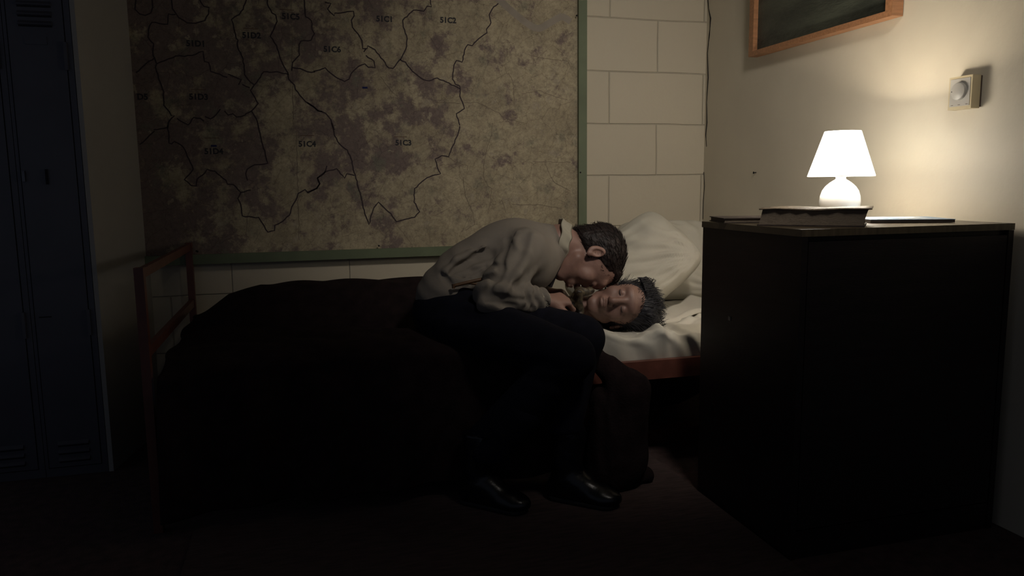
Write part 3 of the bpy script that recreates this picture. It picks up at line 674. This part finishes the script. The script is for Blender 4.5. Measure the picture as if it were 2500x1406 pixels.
# ------------------------------------------------------------------ heads and hands
def fr(c, f, u):
    f = Vector(f).normalized(); u = Vector(u); u = (u-f*u.dot(f)).normalized(); r = f.cross(u)      # local x = right, y = forward, z = up
    R = np.array([r, f, u]).T; c = np.array(c)
    return R, (lambda p_: tuple(R@np.array(p_)+c))
def head(R, T, s=1.):
    e = lambda c, r, k=.012, op='u': EL(T(np.array(c)*s), np.array(r)*s, R, k, op)
    rc = lambda a, b, ra, rb, k=.01: RC(T(np.array(a)*s), T(np.array(b)*s), ra*s, rb*s, k)
    L = [e((0, -.018, .030), (.074, .094, .083)), e((0, .030, .020), (.064, .066, .080), .03), e((0, .030, -.045), (.052, .056, .066), .025),
         e((0, .062, -.094), (.022, .020, .018), .02), rc((-.045, .005, -.06), (-.015, .062, -.098), .018, .016, .018), rc((.045, .005, -.06), (.015, .062, -.098), .018, .016, .018),
         e((-.040, .058, -.022), (.024, .024, .026), .015), e((.040, .058, -.022), (.024, .024, .026), .015), e((0, .080, .040), (.048, .020, .016), .018)]
    for sx in (-1, 1): L.append(e((sx*.031, .104, .012), (.019, .018, .013), .010, 's'))
    for sx in (-1, 1): L.append(e((sx*.030, .079, .010), (.0155, .0145, .0125), .004))
    L += [rc((0, .090, .020), (0, .112, -.026), .0085, .0115, .010), e((0, .108, -.032), (.0125, .012, .010), .006), e((-.012, .099, -.034), (.0085, .011, .0075), .005), e((.012, .099, -.034), (.0085, .011, .0075), .005)]
    L += [e((0, .082, -.060), (.024, .018, .018), .012), e((0, .0985, -.0565), (.019, .0065, .0045), .003), e((0, .0975, -.0665), (.017, .0070, .0055), .003), e((0, .105, -.0615), (.021, .006, .0014), .002, 's')]
    for sx in (-1, 1):                       # ears
        L += [e((sx*.0775, -.020, -.008), (.009, .019, .032), .006), e((sx*.084, -.016, -.006), (.006, .011, .019), .004, 's'), e((sx*.079, -.011, -.034), (.006, .009, .010), .006)]
    return L
def eyelines(R, T, s, parent, hairm, brow=True):
    for sx in (-1, 1):
        pts = [T(np.array((sx*(.030+.0145*math.sin(a)), .079+.0148*math.cos(a)*1.0, .0055-.004*math.cos(a)))*s) for a in np.linspace(-1.05, 1.05, 11)]
        tubes('eyelashes', [(pts, [.0004]+[.0013]*9+[.0004])], hairm, parent)
        if brow:
            pts = [T(np.array((sx*(.013+.038*t), .0985-.024*t**1.6, .034+.007*math.sin(t*2.4)))*s) for t in np.linspace(0, 1, 9)]
            tubes('eyebrow', [(pts, [.0014, .0028, .0033, .0035, .0033, .003, .0024, .0016, .0006])], hairm, parent)

# ------------------------------------------------------------------ the seated man
EAR = on(1446, 608, 1, 2.462)
hc = np.array([EAR.x+.022, 2.545, EAR.z-.040])
Rh, Th = fr(hc, (-.14, -.10, -.98), (.985, .0, -.13))
s_h = 1.07
neckA = np.array((on(1362, 592, 1, 2.560))); neckB = Th((0, -.035, -.055))
pel = np.array((.485, 2.485, .570)); lum = np.array((.555, 2.53, .680)); chest = np.array(on(1252, 634, 1, 2.56)); 
shN = np.array(on(1282, 612, 1, 2.425)); shF = shN+np.array((.02, .30, .0))
elN = np.array(on(1200, 730, 1, 2.285)); wrN = np.array(on(1332, 734, 1, 2.345))
elF = np.array((.66, 2.80, .62)); wrF = np.array((.86, 2.70, .60))
hipN = np.array((.50, 2.395, .562)); hipF = np.array((.50, 2.565, .565))
knN = np.array((.745, 2.075, .500)); knF = np.array((.838, 2.215, .520))
anN = np.array((.500, 2.235, .130)); anF = np.array((.775, 2.185, .135))

def rotv(v, ax, a): return np.array(Matrix.Rotation(a, 3, Vector(ax)) @ Vector(v))
def hand(w, d, nrm, side, s=1., curls=None, thumb=1.):
    """w wrist, d direction to the knuckles, nrm out of the back of the hand, side +1/-1 puts the thumb on that side"""
    d = np.array(Vector(d).normalized()); n_ = Vector(nrm); n_ = np.array((n_-Vector(d)*n_.dot(Vector(d))).normalized()); b = np.cross(d, n_)*side  # towards thumb
    w = np.array(w); L = [RC(w-d*.03, w+d*.02, .0235*s, .022*s, .012, (n_, 1.35))]
    for i, o in enumerate((.026, .009, -.009, -.025)):
        L.append(RC(w+b*o*.45+d*.012, w+b*o+d*(.080-.004*abs(i-1.2))*s, .0155*s, .0115*s, .012, (n_, 1.15)))
    lens = [(.040, .025, .020), (.045, .029, .021), (.041, .027, .020), (.032, .020, .018)]
    curls = curls or [(.75, 1.25, .8), (.85, 1.3, .8), (.95, 1.3, .85), (1.05, 1.25, .9)]
    for i, o in enumerate((.026, .009, -.009, -.025)):
        p_ = w+b*o+d*(.080-.004*abs(i-1.2))*s; a = 0; r = .0098-.0006*abs(i-1)
        for ln, c in zip(lens[i], curls[i]):
            a += c; dirn = rotv(d, np.cross(d, n_), -a) if True else d
            dirn = np.array(d)*math.cos(a)-n_*math.sin(a)
            q_ = p_+dirn*ln*s; L.append(RC(p_, q_, r*s, (r-.0009)*s, .0035)); p_ = q_; r -= .0009
    t0 = w+b*.018*s+d*.018*s-n_*.004; t1 = t0+(b*.62+d*.72-n_*.35)*.042*s; t2 = t1+(b*.12+d*.90-n_*.40)*.032*s; t3 = t2+(-b*.25*thumb+d*.85-n_*.45)*.025*s
    L += [RC(t0, t1, .0165*s, .0125*s, .012), RC(t1, t2, .0115*s, .0105*s, .004), RC(t2, t3, .0103*s, .0088*s, .004)]
    return L
hd_dir = np.array(on(1404, 728, 1, 2.38))-wrN
body = head(Rh, Th, s_h)
body += [RC(neckA, neckB, .060, .052, .02), EL(chest, (.125, .135, .080), None, .04), RC(lum, chest, .080, .085, .05), RC(pel, lum, .10, .080, .04),
         RC(shN, chest, .050, .08, .03), RC(shF, chest, .050, .08, .03), RC(neckA, chest+np.array((.04, 0, .02)), .055, .09, .03),
         RC(shN, elN, .040, .027, .015), RC(elN, wrN, .027, .022, .012), RC(shF, elF, .040, .027, .015), RC(elF, wrF, .027, .022, .012),
         RC(hipN, knN, .075, .050, .03), RC(hipF, knF, .075, .050, .03), RC(knN, anN, .045, .027, .02), RC(knF, anF, .045, .027, .02),
         RC(anN+np.array((0, 0, -.05)), anN+np.array((.07, -.07, -.085)), .030, .024, .02), RC(anN, anN+np.array((0, 0, -.05)), .034, .03, .02),
         RC(anF+np.array((0, 0, -.05)), anF+np.array((.07, -.06, -.09)), .030, .024, .02), RC(anF, anF+np.array((0, 0, -.05)), .034, .03, .02)]
body += hand(wrN, hd_dir, (-.10, -.45, .88), 1, 1.0)
body += hand(wrF, (.8, -.35, 0), (0, .3, .9), -1, 1.0)
man = sdf('person', body, .0030, M_skin, None, lambda P: .0006*wob(P, 120, 4))
tag(man, 'man in a beige shirt sitting on the bed, bent over to kiss the sleeper', 'person')
eyelines(Rh, Th, s_h, man, M_hair)

# hair: short back and sides
def strandy(R, amp, f):
    RR = np.asarray(R, np.float32)
    def g_(P):
        Q = P@RR; return amp*(np.sin(Q[:, 0]*f+3*np.sin(Q[:, 1]*31)+2*np.sin(Q[:, 2]*23))+.6*np.sin(Q[:, 0]*f*1.9+Q[:, 1]*60+2*np.sin(Q[:, 2]*41)))
    return g_
e = lambda c, r, k=.006, op='u': EL(Th(np.array(c)*s_h), np.array(r)*s_h, Rh, k, op)
hair = [e((0, -.020, .036), (.0815, .1005, .089)), e((0, .045, .090), (.050, .034, .020), .02), e((0, -.055, -.020), (.062, .050, .060), .02)]
hair += [e((0, .112, .012), (.085, .062, .068), .004, 's'), e((.082, .050, -.018), (.040, .055, .052), .004, 's'), e((-.082, .050, -.018), (.040, .055, .052), .004, 's'),
         e((.09, -.018, -.022), (.024, .024, .036), .004, 's'), e((-.09, -.018, -.022), (.024, .024, .036), .004, 's'), e((0, .03, -.09), (.10, .07, .07), .004, 's')]
n1 = np.array(Th((0, -.04, -.065)))-np.array(Th((0, 0, 0)))
hair.append(HP(Th((0, -.06, -.058)), np.array(Th((0, .35, -1)))-np.array(Th((0, 0, 0))), .008))
mhair = sdf('hair', hair, .0030, M_hair, man, strandy(Rh, .0006, 500))

def surface_strands(ob, R, flow, n_, ln, m, parent, seed, lift=.0015, w=.0007, curl=.15):
    me = ob.data; co = np.empty(len(me.vertices)*3, np.float32); me.vertices.foreach_get('co', co); co = co.reshape(-1, 3)
    no = np.array([tuple(v.normal) for v in me.vertices]); g_ = np.random.default_rng(seed); L = []
    fl = np.asarray(R)@np.array(flow)
    for i in g_.choice(len(co), n_, replace=False):
        p_, n0 = co[i].astype(float), no[i]; d_ = fl+g_.normal(size=3)*curl; pts = []
        for k in range(5):
            d1 = d_-n0*(d_@n0); d1 /= np.linalg.norm(d1)+1e-6; pts.append(tuple(p_+n0*lift*(k*.5-.3))); p_ = p_+d1*ln/4*(.6+.8*g_.random())
            j = None; n0 = n0-d1*(.5*ln/4/.09); n0 /= np.linalg.norm(n0); 
        L.append((pts, [w, w, w, w*.8, w*.3]))
    return tubes('hair_strands', L, m, parent, 4)
surface_strands(mhair, Rh, (0, -.75, -.45), 1700, .026, M_hair, mhair, 5, .0012, .0007, .22)
# shirt
sh_p = [EL(chest+np.array((0, 0, .008)), (.160, .180, .120), None, .04), RC(lum, chest, .120, .135, .05), RC(pel+np.array((-.005, 0, .06)), lum, .122, .12, .05),
        RC(shN, chest, .072, .10, .04), RC(shF, chest, .072, .10, .04), RC(neckA+np.array((-.035, 0, -.005)), chest+np.array((.02, 0, .02)), .068, .10, .04),
        RC(shN, elN*.92+shN*.08, .072, .062, .011), RC(elN*.95+shN*.05, wrN*.85+elN*.15, .062, .044, .012), RC(shF, elF, .074, .060, .03), RC(elF, wrF, .058, .040, .02)]
sh_p.append(('s', RC(wrN-(wrN-elN)*.1, wrN+(wrN-elN)*.4, .031, .034)[1], wrN+(wrN-elN)*.15, .10, .004))
sh_p.append(EL(neckA+np.array((.045, 0, -.005)), (.050, .060, .062), None, .006, 's'))
armpit = np.array(on(1232, 590, 1, 2.40)); crook = elN+np.array((.05, 0, .05))
dA = (elN-shN)/np.linalg.norm(elN-shN); dF = (wrN-elN)/np.linalg.norm(wrN-elN)
def shirt_disp(P):
    d = .0035*wob(P, 24, 11)
    q1 = P-_a(armpit); al_ = q1@_a((-.93, 0, -.36)); ac = q1@_a((-.36, 0, .93)); near = np.exp(-((P[:, 1]-armpit[1])/.13)**2)
    d = d-.016*near*np.exp(-((al_-.09)/.10)**2)*np.exp(-((ac+.01)/.10)**2)*(1-np.abs(np.sin(ac*34+al_*3+.5*np.sin(P[:, 1]*20)+.6)))**1.6*-1
    d = d+.008*mask(P, lum+np.array((.02, -.10, .02)), .10)*(1-np.abs(np.sin((P[:, 2]*.9-P[:, 0]*.5)*48+1.5*np.sin(P[:, 0]*22))))**1.5
    m6 = mask(P, armpit+np.array((.02, -.01, .02)), .035); d = d+.006*m6*np.sin(q1@_a((120, 0, -70)))
    m2 = mask(P, elN, .085); d = d+.009*m2*np.sin(((P-_a(elN))@_a(dA))*120+4*((P-_a(elN))@_a(dF))*10)
    m3 = mask(P, wrN-(wrN-elN)*.25, .06); d = d+.0065*m3*np.sin(((P-_a(wrN))@_a(dF))*190+2*np.sin(P[:, 2]*60))
    m4 = mask(P, lum+np.array((-.02, -.06, -.04)), .12); d = d+.008*m4*np.sin((P[:, 2]*1.0+P[:, 0]*.35)*110+3*np.sin(P[:, 1]*14))
    m5 = mask(P, (shN+elN)/2, .10); d = d+.006*m5*np.sin((P@_a((.8, 0, -.55)))*85+2*np.sin(P[:, 2]*30))
    return d
def surf(px, py, prims):                      # the shirt surface met by the line of sight of a photo point
    d_ = np.array(fw+rt*((px-1250)/F)-up*((py-703)/F)); d_ /= np.linalg.norm(d_); T_ = np.arange(1.6, 3.4, .004)
    Pn = (np.array(CO)[None]+T_[:, None]*d_[None]).astype(np.float32); v = evalp(prims, Pn); k_ = np.nonzero(v < 0)[0]
    return Pn[k_[0]] if len(k_) else None
base_p = list(sh_p)
def crease(pts, r_, op, k=.010, inset=0.):
    q_ = [surf(x, y, base_p) for x, y in pts]; q_ = [p_ for p_ in q_ if p_ is not None]; n_ = len(q_)
    for i in range(n_-1):
        w0 = r_*(.35+.65*math.sin(math.pi*(i+.35)/(n_-.3))); w1 = r_*(.35+.65*math.sin(math.pi*(i+1.15)/(n_+.1)))
        a_, b_ = q_[i]+_a((0, -inset, 0)), q_[i+1]+_a((0, -inset, 0)); x = RC(a_, b_, w0, w1)
        sh_p.append((op, x[1], x[2], x[3], k))
crease([(1214, 598), (1185, 604), (1150, 618), (1115, 640), (1090, 662)], .010, 'u', .016)
crease([(1262, 566), (1256, 584), (1262, 606)], .010, 'u', .016)
crease([(1300, 575), (1288, 620), (1262, 668), (1232, 712)], .009, 'u', .020)
crease([(1236, 582), (1232, 602), (1224, 628), (1222, 655), (1204, 688), (1184, 716)], .013, 's')
crease([(1228, 604), (1198, 618), (1165, 630), (1132, 648), (1105, 664)], .013, 's')
crease([(1220, 642), (1185, 652), (1150, 662), (1118, 672)], .010, 's')
crease([(1215, 668), (1180, 676), (1145, 680)], .009, 's')
crease([(1186, 738), (1220, 744), (1258, 746)], .007, 's'); crease([(1200, 722), (1236, 728), (1280, 732)], .006, 's'); crease([(1288, 712), (1292, 730), (1286, 750)], .007, 's'); crease([(1302, 716), (1306, 734), (1300, 752)], .006, 's')
crease([(1100, 668), (1125, 676), (1148, 690)], .008, 's'); crease([(1078, 668), (1090, 680), (1100, 695)], .007, 's')
shirt = sdf('shirt', sh_p, .0042, M_shirt, man, shirt_disp)
# cuff
cuff0 = wrN-(wrN-elN)*.20; cuff1 = wrN-(wrN-elN)*.02
cf = [RC(cuff0, cuff1, .0385, .0365, .01), ('s', RC(cuff0-(cuff1-cuff0), cuff1+(cuff1-cuff0)*2, .0325, .0325)[1], (cuff0+cuff1)/2, .12, .002)]
cf.append(HP(cuff1, dF, .002)); cf.append(HP(cuff0, -dF, .002))
sdf('cuff', cf, .0026, M_collar, man, lambda P: .0018*wob(P, 60, 2))
# collar: a turned-down band round the neck
nd = Vector(np.array(neckB)-neckA).normalized(); cN = Vector(neckA)+nd*.020
ca = nd.cross(Vector((0, 1, 0))).normalized(); cb2 = nd.cross(ca).normalized()          # ca towards the throat or nape, cb2 sideways
def collar_fn(u, v):
    a = u*2*math.pi; out = []
    for ai, vi in zip(a, v):
        r = .064+.018*max(0, vi-.12)+.0025*math.sin(ai*5)+.002*math.sin(ai*11+vi*4); along = .012-.046*abs(vi-.12)**.9+.002*math.sin(ai*7)*(1+.55*(.5+.5*math.cos(ai+math.pi*0)))
        rad = ca*math.cos(ai)*1.06+cb2*math.sin(ai)
        out.append(cN+rad*r+nd*along)
    return np.array([tuple(p_) for p_ in out])
grid('collar', collar_fn, 72, 10, M_collar, man, .004)
# tie hanging from the collar
tpts = [Vector(on(1366, 644, 1, 2.52)), Vector(on(1360, 660, 1, 2.52)), Vector(on(1350, 680, 1, 2.53)), Vector(on(1342, 700, 1, 2.53))]
tubes('necktie', [(smoothpath(tpts, 4), .009)], M_tie, man, 10)
# trousers
tp = [EL(pel+np.array((.0, 0, .01)), (.135, .165, .115), None, .03), RC(pel, pel*.5+lum*.5+np.array((-.005, 0, -.01)), .130, .124, .03), RC(hipN, knN, .100, .072, .03), RC(hipF, knF, .100, .072, .03),
      RC(knN+np.array((.005, .01, -.01)), anN+np.array((.02, .0, .07)), .072, .062, .02), RC(knF+np.array((-.008, .01, -.01)), anF+np.array((-.012, 0, .12)), .070, .060, .02)]
tp.append(HP(anF+np.array((0, 0, .105)), (.0, 0, -1), .004))
def tr_disp(P):
    return .003*wob(P, 22, 21)+.005*mask(P, hipN+np.array((.03, -.05, .05)), .12)*np.sin(P@_a((60, 60, 50)))+.004*mask(P, knN+np.array((-.03, .02, -.06)), .08)*np.sin(P@_a((30, 20, 110)))
tr = sdf('trousers', tp, .0045, M_trous, man, tr_disp)
sdf('trouser_hem', [RC(anN+(knN-anN)*.50, anN+(knN-anN)*.12, .064, .060, .01), HP(anN+np.array((0, 0, .030)), (0, 0, -1), .003)], .005, M_trous, tr, lambda P: .003*wob(P, 40, 3))
# leather brace end buttoned to the waistband
b0 = Vector(on(1107, 698, 1, 2.355)); b1 = Vector(on(1140, 690, 1, 2.350)); b2 = Vector(on(1180, 681, 1, 2.350))
tubes('brace_tab', [(smoothpath([b0, b1, b2], 4), .0055), ([b0+Vector((0, 0, .006)), b0-Vector((0, .002, .008))], [.006, .005]), (smoothpath([b1, b2+Vector((.004, 0, -.02))], 4), .004)], M_leather, man, 8)
tubes('brace_clip', [([b2+Vector((.0, -.004, .012)), b2+Vector((.010, -.004, -.018))], .0045)], mat('brass_clip', (.35, .24, .10), .35, .1, metal=1.), man, 8)

# boots
def boot(an, toe, hem_z, label_parent, kn):
    an = np.array(an); t = np.array(toe)-an; t[2] = 0; t /= np.linalg.norm(t); sd = np.array((-t[1], t[0], 0)); an0 = np.array((an[0], an[1], 0))
    P_ = lambda f, s_, z: an0+t*f+sd*s_+np.array((0, 0, z))
    L = [RC(P_(0, 0, hem_z), P_(0, 0, .10), .047, .046, .02), RC(P_(-.025, 0, .050), P_(.03, 0, .060), .036, .040, .03), RC(P_(.02, 0, .075), P_(.105, 0, .042), .042, .035, .03),
         EL(P_(.125, .003, .036), (.055, .042, .030), np.array([t, sd, (0, 0, 1)]).T, .02), EL(P_(-.03, 0, .035), (.036, .034, .035), np.array([t, sd, (0, 0, 1)]).T, .02),
         RC(P_(0, 0, .055), P_(.12, 0, .028), .034, .036, .02, ((0, 0, 1), 1.2))]
    L.append(RC(an, an+(np.array(kn)-an)*.22, .044, .052, .02)); L.append(HP((0, 0, .023), (0, 0, -1), .003)); L.append(HP((0, 0, hem_z+.01), (0, 0, 1), .004))
    b = sdf('boot', L, .0042, M_boot, label_parent, lambda P: .0010*wob(P, 70, 6))
    So = [RC(P_(-.03, 0, .017), P_(.125, .003, .017), .036, .042, .02), HP((0, 0, .0245), (0, 0, 1), .002), HP((0, 0, .009), (0, 0, -1), .001)]
    sdf('sole', So, .0042, M_sole, b)
    ls = []
    for k in range(6):
        f0 = .045+.012*k; z0 = .132-.0125*k+(.012 if k == 0 else 0)
        f0 = .040+.010*k; z0 = .118-.010*k
        for s_ in (-1, 1): ls.append(([tuple(P_(f0, -s_*.017, z0-.002)), tuple(P_(f0+.008, 0, z0+.0025)), tuple(P_(f0+.014, s_*.017, z0-.008))], .0018))
    tubes('laces', ls, M_sole, b)
    return b
boot(anF, (.905, 2.07, 0), .25, man, knF); boot(anN, (.605, 2.135, 0), .235, man, knN)

# ------------------------------------------------------------------ the sleeper
wc = np.array(on(1512, 745, 1, 2.505))
Rw, Tw = fr(wc, (-.34, -.86, .30), (.96, -.22, .04))
s_w = .98
wneck = np.array(Tw((0, -.04, -.07))); 
wb_ = head(Rw, Tw, s_w)+[RC(wneck, (.845, 2.66, .545), .045, .050, .02), EL((.72, 2.80, .525), (.16, .15, .065), None, .04), RC((.62, 2.84, .52), (.30, 2.92, .515), .070, .075, .05),
      RC((.30, 2.88, .52), (.02, 2.87, .52), .062, .048, .03), RC((.30, 2.97, .52), (.02, 3.0, .52), .062, .048, .03), RC((.02, 2.87, .52), (-.26, 2.90, .512), .045, .032, .02), RC((.02, 3.0, .52), (-.26, 2.99, .512), .045, .032, .02)]
wb_ += [RC((.82, 2.60, .55), (.66, 2.50, .53), .045, .036, .02), RC((.66, 2.50, .53), (.80, 2.50, .56), .034, .024, .02)]
wb_ += hand((.80, 2.50, .56), (.8, -.1, .2), (.1, -.7, .7), 1, .9)
wom = sdf('person', wb_, .0030, M_skin2, None, lambda P: .0006*wob(P, 120, 4))
tag(wom, 'dark-haired sleeper lying in bed, head on the white sheet, eyes closed', 'person')
eyelines(Rw, Tw, s_w, wom, M_hair2)
e = lambda c, r, k=.006, op='u': EL(Tw(np.array(c)*s_w), np.array(r)*s_w, Rw, k, op)
wh = [e((0, -.030, .040), (.090, .105, .098)), e((0, -.075, -.01), (.080, .060, .085), .03), e((-.03, -.02, .09), (.085, .085, .055), .03)]
wh += [e((0, .110, .004), (.088, .070, .078), .006, 's'), e((0, .04, -.09), (.12, .08, .07), .006, 's')]
wh += [e((.088, .042, -.03), (.038, .055, .06), .006, 's'), e((-.088, .042, -.03), (.038, .055, .06), .006, 's')]
whair = sdf('hair', wh, .0032, M_hair2, wom, strandy(Rw, .0009, 420))
ls = []
for i in range(420):                         # loose locks combed back over the crown
    a = random.uniform(-2.9, 2.9); s0 = random.uniform(.0, 1)
    x0_ = math.sin(a)*.075; st_ = np.array((x0_, .052+.020*math.cos(a), .082+.02*math.cos(a)*.6)) if abs(a) < 1.6 else np.array((x0_, -.02, .05))
    pts = []
    for t in np.linspace(0, 1, 8):
        th_ = .55+t*(1.5+.5*s0); rr = (.104+.010*s0+.012*t*random.random())*(1-(x0_*(1+.25*t)/.098)**2*.75)**.5
        q_ = np.array((x0_*(1+.35*t)+.012*math.sin(3*t+s0*6), -.028+rr*math.cos(th_)*1.0, .040+rr*math.sin(th_)*.98)); pts.append(Tw(q_*s_w))
    ls.append((pts, [.0010]*7+[.0003]))
for i in range(110):                         # fly-away hair over the pillow
    a = random.uniform(-1.2, 1.3); pts = []; s0 = random.random()
    for t in np.linspace(0, 1, 8):
        q_ = np.array((-math.sin(a)*(.075+.045*t), -.03+.05*math.cos(a*1.3)-.05*t, .10+.012*s0+.055*t*(1-.6*t)+.012*math.sin(4*t+i))); pts.append(Tw(q_*s_w))
    ls.append((pts, [.0008]*7+[.0002]))
tubes('loose_hair', ls, M_hair2, whair, 4)

surface_strands(whair, Rw, (0, -.5, .9), 1500, .05, M_hair2, whair, 9, .0022, .0008, .25)
# patterned scarf bunched in his hand at her chin
sc0 = np.array(on(1412, 732, 1, 2.43))
sc = [RC(sc0+np.array((.0, 0, .022)), sc0+np.array((.012, .01, -.045)), .013, .012, .01), RC(sc0+np.array((.010, .02, .024)), sc0+np.array((.060, .045, .022)), .016, .014, .010), RC(sc0+np.array((-.01, .03, -.03)), sc0+np.array((.01, .03, .02)), .02, .015, .01)]
scf = sdf('patterned_scarf', sc, .003, M_scarf, None, lambda P: .0035*wob(P, 170, 8)); tag(scf, 'small bunched black and gold patterned scarf held under the sleeper\'s chin', 'scarf')

# grey bundle pushed under the bed
ub = sdf('bundle', [EL((1.45, 2.98, .16), (.26, .20, .12), None, .04), EL((1.15, 3.02, .13), (.22, .18, .10), None, .04), HP((0, 0, .002), (0, 0, -1))], .010, M_under, None, lambda P: .010*wob(P, 20, 3))
tag(ub, 'dark soft bundle stored on the floor under the bed', 'bundle')
